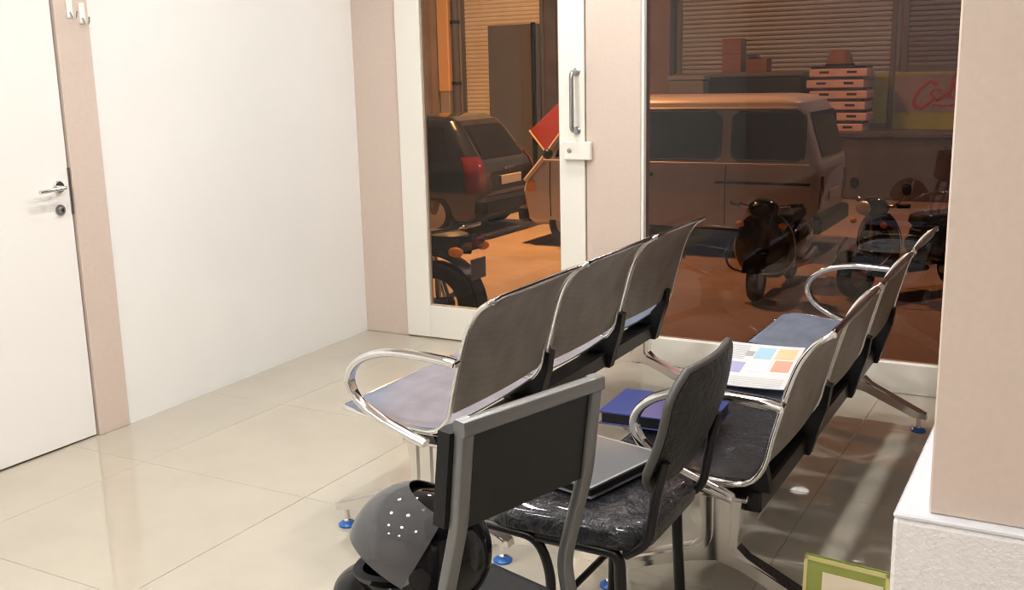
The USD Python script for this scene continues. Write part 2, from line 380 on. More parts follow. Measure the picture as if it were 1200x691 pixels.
# recessed ceiling downlights
YL = (-1.6, -.44, .72, 1.88, 3.04, 4.2)
for i, (x, ys) in enumerate(((-2.32, YL), (-1.17, YL), (-.02, YL[1:2]))):
    for j, y in enumerate(ys):
        t = thing('ceiling_light', 'round white ceiling downlight, %s, %s from the shop window' % (('row nearer the white wall', 'middle row over the benches', 'alone in the row nearest the pillar')[i], ('fifth', 'fifth', 'fourth', 'third', 'second', 'closest')[j] if len(ys) > 1 and j else 'farthest'), 'ceiling light', (x, y, HC), group='ceiling downlights')
        obj('ring', lathe([(.091, -.0), (.115, -.0), (.115, -.006), (.096, -.012), (.091, -.010), (.091, 0)], 24), WHITE, t)
        obj('diffuser', mov(lathe([(0, 0), (.0912, 0), (.0912, -.004), (0, -.004)], 24), 0, 0, -.003), LAMPGLOW, t)
# ================================================================== benches
def make_bench(loc, label, back_mat, wrapped_seats=()):
    t = thing('waiting_bench', label, 'bench', loc)
    W, G, N = .600, .635, 3
    L = (N - 1) * G + W
    xs, zs = [-.168, -.148, -.128, -.107, -.083, -.052, -.012], [.462, .535, .61, .685, .745, .79, .82]
    back = np.array([(p[0], p[1]) for p in spline([(x, 0, z) for x, z in zip(xs, zs)], 4)[:, [0, 2]]])
    seat = spline([(-.205, 0, .412), (-.30, 0, .408), (-.42, 0, .418), (-.53, 0, .432), (-.585, 0, .430), (-.608, 0, .414)], 5)[:, [0, 2]]
    for k in range(N):
        y0, y1 = k * G + .010, k * G + W - .010
        # seat pan: rounded front corners
        P = []
        for x, z in seat:
            d = max(x + .608, 0); r = .10
            ins = r - math.sqrt(max(r * r - (r - d) ** 2, 0)) if d < r else 0.0
            ys = np.linspace(y0 + ins, y1 - ins, 9)
            P.append([(x, y, z - .012 * (1 - ((y - (y0 + y1) / 2) / (W / 2)) ** 2) * (1 if x > -.58 else .3)) for y in ys])
        P = np.array(P)
        wrapped = k in wrapped_seats
        s = obj('seat', sheet(P, grid_normals(P), .005 if not wrapped else .012), WRAP if wrapped else SEATM, t, smooth=50, label='black plastic-wrapped seat' if wrapped else None)
        # backrest: rounded top corners, slightly dished
        P = []
        for x, z in back:
            d = .82 - z; r = .018
            ins = r - math.sqrt(max(r * r - (r - d) ** 2, 0)) if d < r else 0.0
            d2 = z - .462
            ins = max(ins, r - math.sqrt(max(r * r - (r - d2) ** 2, 0)) if d2 < r else 0.0)
            P.append([(x + .014 * (1 - ((y - (y0 + y1) / 2) / (W / 2)) ** 2), y, z) for y in np.linspace(y0 + ins, y1 - ins, 9)])
        P = np.array(P)
        obj('backrest', sheet(P, grid_normals(P), .004), back_mat, t, smooth=50)
        # chrome tube all round: down the back, along the seat side, round the front and back up
        ya, yb = k * G + .004, k * G + W - .004
        side = [(-.028, .808), (-.052, .79), (-.083, .745), (-.107, .685), (-.128, .61), (-.148, .535), (-.168, .455), (-.215, .405), (-.30, .402), (-.42, .412), (-.50, .424)]
        path = [(-.011, ya + .05, .822), (-.011, ya + .018, .821), (-.015, ya + .004, .817)] + [(x, ya, z) for x, z in side] + [(-.565, ya + .018, .426), (-.600, ya + .06, .416), (-.613, ya + .12, .410), (-.613, ya + .2, .410)]
        path = path + [(x, ya + yb - y, z) for x, y, z in reversed(path)]
        fr = obj('side_frame', sweep(spline(path + [path[0]], 3)[:-1], circle(.0080, 8), closed=True), CHROME, t, smooth=60)
        for y in (ya, yb):
            obj('end_cap', mov(trimesh.creation.icosphere(1, .0105), -.011, y + (.012 if y == ya else -.012), .818), CHROME, fr, smooth=60)
    obj('beam', bx(-.275, -.195, .094, L - .094, .290, .352, .006), BLACKM, t)
    br = Polygon([(-.335, .352), (-.335, .385), (-.27, .394), (-.215, .398), (-.172, .45), (-.152, .515), (-.130, .51), (-.140, .44), (-.165, .36), (-.185, .285), (-.285, .285)])
    for y in (G - .0175, 2 * G - .0175, L - .118):
        obj('bracket', plate_xz(br, y - .022, y + .022), BLACKP, t, smooth=False)
    be = Polygon([(-.29, .352), (-.27, .394), (-.215, .398), (-.185, .42), (-.172, .352)])
    obj('bracket', plate_xz(be, .096, .126), BLACKP, t, smooth=False)
    # arms: a flat chrome loop at both ends
    arm = spline([(-.118, 0, .632), (-.175, 0, .640), (-.325, 0, .644), (-.42, 0, .627), (-.485, 0, .589), (-.508, 0, .539), (-.482, 0, .482), (-.40, 0, .429), (-.30, 0, .392), (-.235, 0, .372)], 6)
    for y in (-.022, L + .022):
        a = obj('armrest', sweep(arm + np.array([0, y, 0]), circle(.020, 14, .0125, .75), ref=(0, 1, 0)), CHROME, t, smooth=50)
        obj('arm_bolt', mov(rot(trimesh.creation.cylinder(.011, .03, sections=14), (1, 0, 0), 90), -.122, y, .632), CHROME, a)
    # cast legs with two ribs, levelling feet
    col = Polygon([(-.352, .348), (-.232, .348), (-.238, .262), (-.243, .205), (-.215, .180), (-.06, .098), (.0, .076), (.004, .056), (-.05, .060), (-.235, .142), (-.30, .158), (-.37, .142), (-.57, .072), (-.645, .056), (-.648, .080), (-.585, .104), (-.375, .184), (-.345, .210), (-.340, .262)])
    rib1 = LineString(fillet([(-.318, .345), (-.318, .195), (-.40, .160), (-.625, .078)], .05)).buffer(.0075)
    rib2 = LineString(fillet([(-.268, .345), (-.268, .185), (-.21, .165), (-.02, .074)], .05)).buffer(.0075)
    for y in (.062, L - .062):
        lg = obj('leg', cat_([plate_xz(col, y - .019, y + .019)] + [plate_xz(r, y - .028, y + .028) for r in (rib1, rib2)] + [bx(-.36, -.215, y - .030, y + .030, .338, .354)]), ALU, t, smooth=40)
        for x in (-.618, -.028):
            f = obj('foot', mov(lathe([(0, .004), (.012, .004), (.012, .02), (.0085, .024), (.0085, .062), (0, .062)], 16), x, y, 0), CHROME, lg)
            obj('foot_pad', mov(lathe([(0, 0), (.029, 0), (.030, .006), (.022, .013), (.012, .016), (0, .016)], 20), x, y, 0), BLUEP, f, label='blue foot pad')
    return t
make_bench((-1.445, 2.48, 0), 'steel three-seat waiting bench nearer the white wall, its seats empty', BACKM)
make_bench((-.50, 2.48, 0), 'steel three-seat waiting bench beside the window and pillar, newspaper on its middle seat', BACKW, wrapped_seats=(0,))

# ================================================================== grey framed chair with the helmet on it
def grey_chair():
    t = thing('visitor_chair', 'black chair with grey flat-tube frame in the foreground, helmet on its seat', 'chair', (-.874, 1.640, 0), -15.8)
    hw = .174
    prof = [(0, .846), (-.025, .66), (-.088, .43), (-.075, .36), (.03, 0)]
    sec = circle(.0155, 12, .0125, .4)
    P = [(.03, -hw, 0), (-.075, -hw, .37), (-.088, -hw, .44), (-.025, -hw, .66), (0, -hw, .846), (0, hw, .846), (-.025, hw, .66), (-.088, hw, .44), (-.075, hw, .37), (.03, hw, 0)]
    fr = obj('back_frame', cat_([sweep(fillet([P[0], P[1], P[2], P[3], (P[4][0], P[4][1], .862)], .03, 4), sec, ref=(0, 1, 0)),
                                 sweep(fillet([P[9], P[8], P[7], P[6], (P[5][0], P[5][1], .862)], .03, 4), sec, ref=(0, 1, 0))]), GREYT, t, smooth=50)
    obj('top_rail', sweep([(0, -hw - .0155, .8475), (0, -hw + .1, .8475), (0, hw - .1, .8475), (0, hw + .0155, .8475)], circle(.0145, 12, .015, .4), ref=(1, 0, 0)), GREYT, t, smooth=50)
    q = lambda z: -.0 - .025 * (.846 - z) / .186
    pad = hull([(q(z) + dx, sy * w, z) for z in (.652, .838) for dx, w in ((-.006, hw - .014), (-.014, hw + .024), (-.045, hw + .024), (-.055, hw - .0)) for sy in (-1, 1)])
    obj('backrest', pad, BLACKV, t, smooth=25)
    obj('back_panel', hull([(q(z) + dx, sy * (hw - .0165), z) for z in (.645, .83) for dx in (-.008, .002) for sy in (-1, 1)]), BLACKP, t, smooth=False)
    obj('seat', loft([(z, rrect(-.455 + i, -.095 - i, -.19 + i, .19 - i, .045)) for z, i in ((.320, .008), (.327, .0), (.345, .0), (.357, .012), (.360, .03))]), BLACKV, t, smooth=40)
    obj('seat_frame', cat_([bx(-.43, -.07, s * hw - .0125, s * hw + .0125, .296, .321) for s in (-1, 1)] + [bx(-.43, -.405, -hw, hw, .296, .321)]), GREYT, t)
    for s in (-1, 1):
        obj('leg', sweep([(-.415, s * hw, .310), (-.44, s * hw, 0.0)], circle(.0125, 12, .0125, .6), ref=(0, 1, 0)), GREYT, t, smooth=50)
    return t
grey_chair()

# helmet: shell with face opening, raised smoked visor
def helmet():
    t = thing('helmet', 'glossy black full-face helmet with raised smoked visor, lying on the grey framed chair', 'helmet', (-1.148, 1.615, .3605), 32, scale=.95)
    import manifold3d as m3
    def ell(ax, ay, az, c, sub=4):
        m = trimesh.creation.icosphere(sub, 1.0); v = m.vertices
        m.vertices = v * [ax, ay, az] + np.array(c); return m
    def man(m): return m3.Manifold(m3.Mesh(np.asarray(m.vertices, np.float32), np.asarray(m.faces, np.uint32)))
    def tri(m): mm = m.to_mesh(); return trimesh.Trimesh(mm.vert_properties[:, :3], mm.tri_verts)
    # face towards -x
    outer = man(ell(.152, .128, .138, (.02, 0, .148)))
    chin = man(ell(.118, .098, .062, (-.055, 0, .068)))
    h = m3.Manifold.hull(outer + chin) if False else m3.Manifold.batch_boolean([outer, chin, m3.Manifold.batch_hull([man(ell(.06, .112, .10, (.03, 0, .11), 2)), man(ell(.05, .075, .05, (-.105, 0, .070), 2))])], m3.OpType.Add)
    h = h.trim_by_plane((0, 0, 1), 0.0)
    inner = m3.Manifold.batch_hull([man(ell(.122, .104, .112, (.02, 0, .148), 2)), man(ell(.06, .070, .05, (-.085, 0, .07), 2)), man(ell(.10, .085, .03, (.0, 0, .0), 2))])
    opening = man(trimesh.convex.convex_hull([(-.30, y, z) for y in (-.2, .2) for z in (.100, .215)] + [(-.02, y, z) for y in (-.2, .2) for z in (.128, .205)] + [(.005, y, z) for y in (-.2, .2) for z in (.145, .185)]))
    sh = tri((h - inner) - opening)
    s = obj('shell', sh, HELMET, t, smooth=35)
    lin = tri((m3.Manifold.batch_hull([man(ell(.121, .103, .111, (.02, 0, .148), 2)), man(ell(.06, .069, .05, (-.084, 0, .07), 2)), man(ell(.10, .084, .03, (.0, 0, .005), 2))])
               - m3.Manifold.batch_hull([man(ell(.100, .082, .092, (.018, 0, .145), 2)), man(ell(.05, .05, .04, (-.08, 0, .07), 2)), man(ell(.08, .06, .03, (.0, 0, -.01), 2))])).trim_by_plane((0, 0, 1), 0.006) - opening)
    obj('liner', lin, LINER, s, smooth=40)
    # visor: part of an ellipsoid, swung up about the pivots
    az = np.linspace(-82, 82, 25); el = np.linspace(-14, 52, 13)
    P = np.array([[(-.158 * math.cos(math.radians(a)) * math.cos(math.radians(e)) + .02, .1335 * math.sin(math.radians(a)) * math.cos(math.radians(e)), .150 * math.sin(math.radians(e))) for e in el] for a in az])
    v = sheet(P, grid_normals(P), .0025)
    v = mov(rot(v, (0, 1, 0), 32, (.02, 0, 0)), 0, 0, .150)
    obj('visor', v, VISOR, t, smooth=60)
    for sgn in (-1, 1):
        obj('visor_pivot', mov(rot(lathe([(0, 0), (.024, 0), (.022, .010), (0, .012)], 20), (1, 0, 0), -90 * sgn), .02, sgn * .126, .152), BLACKP, t)
    return t
helmet()

# ================================================================== plastic-wrapped black chair
def wrapped_chair():
    t = thing('stacking_chair', 'black chair with a plastic-wrapped seat cushion in front of the window-side bench', 'chair', (-.715, 2.205, 0), 0)
    # back: rounded board
    us = np.linspace(0, 1, 13)
    P = []
    for u in us:
        z = .545 + .270 * u
        x = -.070 + .075 * u + .018 * math.sin(PI * u)
        w = .205 * (1 - .30 * max(0, (u - .72) / .28) ** 2 - .22 * max(0, (.22 - u) / .22) ** 2)
        P.append([(x + .03 * (1 - (y / .21) ** 2) - .03, y, z) for y in np.linspace(-w, w, 11)])
    P = np.array(P)
    obj('backrest', sheet(P, grid_normals(P), .022), mat('chair_back_vinyl', (0.008, 0.008, 0.008), 0.34, bump=(30, 0.01, .8), specular_ior_level=0.22), t, smooth=60)
    rim = np.vstack([P[:, 0], P[-1, 1:-1], P[::-1, -1], P[0, -2:0:-1]])
    obj('back_edging', sweep(rim + np.array([-.001, 0, 0]), circle(.011, 8), closed=True), mat('grey_piping', (0.06, 0.058, 0.056), 0.45), t, smooth=60)
    cush = loft([(z, rrect(-.50 + i, -.085 - i, -.205 + i, .205 - i, .07, 8)) for z, i in ((.392, .012), (.398, .002), (.415, 0), (.435, .004), (.448, .018), (.455, .045), (.457, .09))])
    cush = cush.subdivide(); v = cush.vertices.copy()
    v[:, 2] += np.where(v[:, 2] > .43, (meshkit.fbm(v * [26, 18, 10], 3, 5) - .5) * .012, 0); cush.vertices = v
    obj('seat', cush, WRAP, t, smooth=70, label='black cushion under clear plastic wrap')
    for s in (-1, 1):
        y = s * .185
        # cantilever tube: back upright -> seat side -> front leg, and a rear leg
        obj('upright', tube(fillet([(-.042, y, .62), (-.062, y, .54), (-.080, y, .42), (-.135, y, .382)], .04), .0115), BLACKM, t, smooth=60)
        obj('leg', tube(fillet([(-.50, y, .385), (-.36, y, .382), (-.325, y, .30), (-.33, y, 0)], .05), .0125), BLACKM, t, smooth=60)
        obj('leg', tube(fillet([(-.36, y, .383), (-.15, y, .383), (-.145, y, .25), (-.13, y, 0)], .03), .014), BLACKM, t, smooth=60)
    obj('cross_bar', tube([(-.328, -.185, .20), (-.328, .185, .20)], .009), BLACKM, t, smooth=60)
    return t
wrapped_chair()
# grey folder on that seat, blue binder on the bench, newspaper
t = thing('folder', 'thick grey folder lying on the plastic-wrapped chair seat', 'folder', (-1.06, 2.275, .4615), -14)
obj('cover', bx(-.13, .13, -.15, .15, .024, .030, .002), FOLDER, t)
obj('pages', bx(-.124, .124, -.144, .144, .005, .0245, .002), BLACKP, t)
obj('back_cover', bx(-.13, .13, -.15, .15, 0, .0055, .002), FOLDER, t)
edge = sbox(-.13, -.15, .13, .15).difference(sbox(-.123, -.143, .123, .143))
obj('light_border', plate_xy(edge, .0295, .0308), FOLDERE, t, smooth=False)
t = thing('binder', 'dark blue binder on the bench seat, sticking out past the chrome arm', 'binder', (-1.05, 2.785, .4435), 3)
obj('cover', hull([(x, y, z) for x in (-.16, .17) for y in (-.12, .12) for z in (.034, .038)]), BINDER, t, smooth=False)
obj('pages', bx(-.152, .165, -.115, .112, .004, .035, .002), BLACKP, t)
obj('back_cover', bx(-.16, .17, -.12, .12, 0, .004, .001), BINDER, t)
t = thing('newspaper', 'colour newspaper spread on the middle seat of the window-side bench', 'newspaper', (-.965, 3.455, .432), 6)
rng = np.random.default_rng(5)
ux = np.linspace(-.165, .135, 9); uy = np.linspace(-.265, .245, 9)
def npz(x, y): return .010 + .004 * math.sin(9 * x + 2) + .004 * math.sin(7 * y) + .030 * max(0, -x - .12) * 0 + .022 * (x ** 2) / .03 * .4
P = np.array([[(x, y, npz(x, y)) for y in uy] for x in ux])
obj('sheet', sheet(P, np.array([0, 0, 1.0]), .003), PAPER, t, smooth=60)
P2 = np.array([[(x * .98, y * .97, npz(x, y) - .0035) for y in uy] for x in ux])
obj('sheet', sheet(P2, np.array([0, 0, 1.0]), .003), PAPER, t, smooth=60)
def patch(x0, x1, y0, y1, ink):
    gx, gy = np.linspace(x0, x1, 4), np.linspace(y0, y1, 4)
    Q = np.array([[(x, y, npz(x, y) + .0022) for y in gy] for x in gx])
    return sheet(Q, np.array([0, 0, 1.0]), .0006)
for n_, r_, ink in (('picture', (-.02, .04, .06, .20), 'blue'), ('picture', (.052, .118, .07, .20), 'orange'), ('picture', (.060, .12, -.08, .05), 'red'), ('picture', (-.105, -.035, -.12, .0), 'violet'), ('picture', (-.01, .045, -.10, .03), 'lilac'), ('picture', (-.055, -.025, .08, .14), 'grey')):
    obj(n_, patch(*r_, ink), INKS[ink], t, smooth=False)
lines = [patch(-.15, -.05, y, y + .006, 'grey') for y in np.arange(.04, .22, .02)] + [patch(-.15, .12, y, y + .005, 'grey') for y in np.arange(-.25, -.15, .02)]
obj('text_lines', cat_(lines), mat('ink_pale', (0.5, 0.5, 0.51), 0.6), t, smooth=False, kind='stuff')
# green card bag beside the plinth
t = thing('paper_bag', 'flat olive green paper bag with yellow edges, standing beside the white plinth', 'bag', (-.392, 2.16, 0), -6)
w, d, hh = .092, .035, .40
obj('front_panel', hull([(x, y, z) for x in (-w, w) for y, z in ((-d, 0), (-d + .004, 0), (-.006, hh), (-.003, hh))]), GREENB, t, smooth=False)
obj('rear_panel', hull([(x, y, z) for x in (-w, w) for y, z in ((d, 0), (d - .004, 0), (.006, hh), (.003, hh))]), GREENB, t, smooth=False)
obj('bottom', bx(-w, w, -d + .004, d - .004, 0, .004, .001), GREENB, t, smooth=False)
fy = lambda z: -d + (d - .006) * z / hh
def on_front(x0, x1, z0, z1, th=.0015):
    return hull([(x, fy(z) - o, z) for x in (x0, x1) for z in (z0, z1) for o in (-.0005, th)])
obj('yellow_edging', cat_([on_front(-w, -w + .008, .0, hh), on_front(w - .008, w, .0, hh), on_front(-w, w, hh - .009, hh)]), YELLOWE, t, smooth=False)
obj('label_panel', on_front(-w + .042, w - .012, .12, hh - .030), BEIGEC, t, smooth=False)
for y in (-.012, .012):
    obj('handle', tube(spline([(-.03, y * .4, hh - .01), (-.026, y, hh + .02), (0, y, hh + .032), (.026, y, hh + .02), (.03, y * .4, hh - .01)], 5), .002, 6), BEIGEC, t, smooth=60) if False else None
# ================================================================== the street
ZS = -0.5
struct('ground', bx(-22, 14, YF + .12, 30, ZS - .1, ZS, .001), ASPHALT)
struct('shop_footing', bx(XL - .2, XR + .1, YF - .2, YF + .118, ZS, -.07, .002), FACADE)
tag(stage.GetPrimAtPath('/World/shop_footing'), 'plinth wall below the shop front')
YW = 17.0
wf = sgroup('wall_street', 'wall of the shuttered shops across the street')
obj('wall', bx(-18, 8, YW, YW + .3, ZS, 5.0, .002), FACADE, wf, smooth=False)
obj('column', bx(-6.78, -6.23, YW - .32, YW, ZS, 4.6, .01), mat('beige_column_plaster', (0.20, 0.175, 0.165), 0.8, noise=(1.5, .12)), wf, smooth=False)
obj('column', bx(-11.6, -11.12, YW - .25, YW, ZS, 4.6, .01), FACADE, wf, smooth=False)
obj('column', bx(-8.66, -8.42, YW - .12, YW, ZS, 4.6, .01), DARKSTONE, wf, smooth=False)
st = thing('platform', 'dark stone platform along the shops across the street', 'platform', (0, 0, 0))
obj('top_slab', bx(-6.15, 8.0, 15.96, YW - .005, .42, .49, .01), DARKSTONE, st, smooth=False)
obj('step', bx(-6.15, 8.0, 16.02, YW - .005, ZS + .002, .42, .005), DARKSTONE, st, smooth=False)
obj('step', bx(1.2, 8.0, 15.70, 16.01, ZS + .002, -.02, .01), DARKSTONE, st, smooth=False)
def shutter(x0, x1, z0, z1, y, label, m):
    t = thing('roller_shutter', label, 'shutter', (x0, y, 0))
    n = int((z1 - z0) / .072)
    zz, yy = [], []
    for i in range(n):
        b = z0 + (z1 - z0) * i / n; hgt = (z1 - z0) / n
        zz += [b, b + hgt * .15, b + hgt * .5, b + hgt * .85]; yy += [0, -.018, -.026, -.018]
    zz.append(z1); yy.append(0)
    P = np.array([[(x, a, b) for x in (0.06, x1 - x0 - .06)] for a, b in zip(yy, zz)])
    obj('slats', sheet(P, np.array([0, -1.0, 0]), .004), m, t, smooth=40)
    for x in (0, x1 - x0 - .07):
        obj('guide_rail', bx(x, x + .07, -.06, .03, z0, z1, .005), DARKCAB, t, smooth=False)
    obj('bottom_bar', bx(.07, x1 - x0 - .07, -.035, .01, z0, z0 + .08, .005), DARKCAB, t, smooth=False)
shutter(-6.17, -2.72, .50, 4.2, YW - .06, 'wide grey-pink roller shutter above the van roof', SHUTTER_GREY)
shutter(-2.62, .9, 1.34, 4.2, YW - .04, 'dull dark roller shutter at the far right above the yellow-green panel', SHUTTER2)
shutter(-10.37, -8.67, ZS, 4.2, YW - .06, 'orange-lit roller shutter behind the dark car', SHUTTER)
shutter(-8.40, -6.80, ZS, 4.2, YW - .06, 'narrow roller shutter right of the dark grey steel door', SHUTTER)
t = thing('steel_door', 'dark grey steel door standing before the orange-lit shutter', 'door', (-9.17, YW - .32, 0))
obj('leaf', bx(-.49, .49, -.05, .10, ZS + .02, 2.30, .01), DARKCAB, t, smooth=False)
obj('hinge_post', bx(.40, .49, -.09, -.05, ZS, 2.32, .01), BLACKM, t, smooth=False)
obj('pull', tube(fillet([(-.40, -.05, .62), (-.40, -.10, .62), (-.40, -.10, .92), (-.40, -.05, .92)], .03), .012), STEEL, t, smooth=50)
t = thing('post', 'ochre painted post lit bright orange left of the dark car', 'post', (-10.71, YW - .13, 0))
obj('shaft', bx(-.125, .125, -.1, .1, 1.15, 4.0, .02), ORANGEP, t, smooth=False)
obj('base', bx(-.11, .11, -.09, .09, ZS, 1.15, .02), FACADE, t, smooth=False)
t = thing('drain_pipe', 'dark vertical drain pipe right of the ochre post', 'pipe', (-10.47, YW - .16, 0))
obj('pipe', mov(trimesh.creation.cylinder(.075, 3.9, sections=18), 0, 0, 2.80), DARKCAB, t, smooth=50)
obj('shoe', sweep(fillet([(0, 0, .86), (0, 0, .62), (.0, -.2, .52)], .12), circle(.085, 14)), DARKCAB, t, smooth=60)
for z in (1.3, 2.4): obj('clamp', mov(trimesh.creation.cylinder(.09, .06, sections=18), 0, 0, z), BLACKM, t, smooth=50)
# painted panel with red script
t = thing('wall_sign', 'yellow-green wall panel with a red handwritten word, right of the crates', 'sign', (-2.72, YW - .06, .44))
obj('board', bx(-.30, 1.95, -.03, .02, 0, .90, .01), YGREEN, t, smooth=False)
obj('pale_field', bx(.02, 1.80, -.034, -.03, .30, .86, .001), PALEP, t, smooth=False)
def script(pts, r=.02):
    return sweep(spline([(x, -.036, z) for x, z in pts], 6), circle(r, 6, r * .4), ref=(1, 0, 0))
wordm = [script([(.62, .70), (.52, .76), (.36, .62), (.30, .44), (.38, .36), (.50, .44), (.58, .52)], .03),
         script([(.60, .50), (.54, .58), (.60, .64), (.68, .60), (.66, .50), (.60, .48), (.70, .52), (.78, .62)], .022),
         script([(.76, .52), (.92, .84), (.86, .86), (.80, .56), (.88, .52), (.96, .60), (1.02, .66), (1.0, .56), (1.08, .56), (1.2, .70)], .022),
         script([(.56, .42), (.8, .40), (1.2, .46), (1.5, .56)], .02)]
obj('red_script', cat_(wordm), REDP, t, smooth=60)
# crates stacked on the platform
order = ['lowest', 'second from the bottom', 'third from the bottom', 'third from the top', 'second from the top', 'topmost']
for k in range(6):
    off = [-.02, .03, 0, .02, -.03, .01][k]
    t = thing('crate', 'flat pink plastic crate on the far platform, %s of its stack' % order[k], 'crate', (-3.41 + off, 16.42, .49 + k * .161), group='stacked pink crates')
    obj('body', bx(-.42, .42, -.27, .27, 0, .118, .012), CRATEM, t, smooth=False)
    obj('rim', bx(-.40, .40, -.25, .25, .118, .160, .004), BLACKP, t, smooth=False)
    for sx in (-1, 1): obj('handle_slot', bx(sx * .2 - .07, sx * .2 + .07, -.273, -.269, .05, .085, .001), BLACKP, t, smooth=False)
t = thing('basket', 'dark upturned basket on top of the pink crates', 'basket', (-3.43, 16.42, .49 + 6 * .161))
obj('body', lathe([(0, .005), (.19, .0), (.20, .02), (.145, .22), (.13, .23), (0, .235)], 20), BROWNC, t, smooth=40)
obj('rim', mov(lathe([(.185, 0), (.215, 0), (.215, .03), (.195, .03)], 20), 0, 0, .0), BLACKP, t, smooth=40)
t = thing('market_table', 'dark market table with a black cover behind the van roof', 'table', (-4.93, 16.42, .49))
obj('table_top', bx(-1.04, 1.04, -.36, .36, .83, .90, .015), DARKCAB, t, smooth=False)
obj('cover', bx(-1.0, 1.02, -.34, .34, .52, .83, .02), BLACKV, t, smooth=False)
for sx in (-1, 1):
    for sy in (-1, 1): obj('leg', bx(sx * .95 - .03, sx * .95 + .03, sy * .28 - .03, sy * .28 + .03, 0, .52, .005), DARKCAB, t, smooth=False)
t = thing('storage_box', 'blue-grey box at the left front of the market table', 'box', (-5.62, 15.90, .49))
obj('body', bx(-.28, .28, -.13, .13, 0, .80, .01), mat('blue_grey_plastic', (0.16, 0.19, 0.22), 0.5), t, smooth=False)
obj('lid', bx(-.30, .30, -.15, .15, .80, .87, .012), mat('blue_grey_lid', (0.22, 0.25, 0.28), 0.4), t, smooth=False)
for k, (x, w, hgt, lab) in enumerate(((-5.06, .15, .52, 'tall brown carton stacked on the market table behind the van'), (-4.66, .16, .20, 'low brown carton beside the taller one on the market table'))):
    t = thing('carton', lab, 'carton', (x, 16.42, 1.39))
    obj('body', bx(-w, w, -.14, .14, 0, hgt, .006), BROWNC, t, smooth=False)
    obj('flap', bx(-w, w, -.15, -.139, hgt * .55, hgt, .002), BROWNC, t, smooth=False)
# red sign leaning in the gap before the van windscreen
t = thing('red_sign', 'tilted red sign panel with a pale edge seen beside the van windscreen', 'sign', (-6.66, 13.2, ZS))
pan = mov(rot(bx(-.29, .29, -.02, .02, -.19, .19, .008), (0, 1, 0), -40), 0, 0, 1.20)
obj('panel', pan, REDSIGN, t, smooth=False)
obj('pale_edge', cat_([mov(rot(bx(-.31, -.285, -.025, .025, -.20, .20, .004), (0, 1, 0), -40), 0, 0, 1.20)]), BEIGEC, t, smooth=False)
obj('pole', tube([(0, .04, 0), (0, .04, 1.2)], .03), DARKCAB, t, smooth=60)
obj('foot', bx(-.2, .2, -.16, .2, 0, .03, .01), DARKCAB, t, smooth=False)

def wheel(parent, name, x, y, r, w, rim_mat, spokes=False):
    tire = rot(lathe([(r * .62, -w / 2), (r * .90, -w / 2), (r, -w * .3), (r, w * .3), (r * .90, w / 2), (r * .62, w / 2), (r * .62, -w / 2)], 26), (1, 0, 0), 90)
    o = obj(name, mov(tire, x, y, r), RUBBER, parent, smooth=40)
    if spokes:
        ms = [rot(lathe([(r * .60, -w * .3), (r * .66, -w * .3), (r * .66, w * .3), (r * .60, w * .3), (r * .60, -w * .3)], 26), (1, 0, 0), 90), rot(trimesh.creation.cylinder(r * .14, w * .9, sections=14), (1, 0, 0), 90)]
        for a in range(0, 360, 60): ms.append(rot(bx(-.018, .018, -.012, .012, 0, r * .62, .003), (0, 1, 0), a))
        rimm = cat_(ms)
    else:
        rimm = rot(lathe([(0, -w * .36), (r * .2, -w * .40), (r * .55, -w * .30), (r * .64, -w * .48), (r * .64, w * .48), (0, w * .4)], 26), (1, 0, 0), 90)
    obj('rim', mov(rimm, x, y, r), rim_mat, o, smooth=40)
    return o
class Body:
    """a vehicle body lofted over heights; rear at large x"""
    def __init__(s, zs, xr, xn, hw, rr):
        s.z = np.array(zs, float); s.t = [np.array(v, float) for v in (xr, xn, hw, rr)]
    def at(s, z): return [float(np.interp(z, s.z, v)) for v in s.t]
    def mesh(s, fine=36):
        zz = np.unique(np.concatenate([s.z, np.linspace(s.z[0], s.z[-1], fine)]))
        return loft([(z, rrect(n, r, -w, w, q, 6)) for z in zz for r, n, w, q in [s.at(z)]])
    def side(s, x_of, z0, z1, out=.006, sgn=-1, th=.006, nu=10):
        """patch on the flank between heights z0..z1; x_of(t) -> (xa, xb) with t = 0..1 upwards"""
        P = np.array([[(x, sgn * (s.at(z)[2] + out), z) for x in np.linspace(*x_of(t), 6)] for t in np.linspace(0, 1, nu) for z in [z0 + (z1 - z0) * t]])
        return sheet(P, np.array([0, float(sgn), 0]), th)
    def end(s, y_of, z0, z1, out=.006, rear=True, th=.006, nu=10):
        P = np.array([[((s.at(z)[0] + out) if rear else (s.at(z)[1] - out), y, z) for y in np.linspace(*y_of(t), 6)] for t in np.linspace(0, 1, nu) for z in [z0 + (z1 - z0) * t]])
        return sheet(P, np.array([1.0 if rear else -1.0, 0, 0]), th)
def rounded_x(xa, xb, r=.12, H=1.0):
    """edges of a window patch with rounded corners: t -> (xa, xb)"""
    def f(t):
        ins = 0
        for u in (t, 1 - t):
            if u < r: ins = max(ins, r - math.sqrt(max(r * r - (r - u) ** 2, 0)))
        return (xa + ins * H, xb - ins * H)
    return f
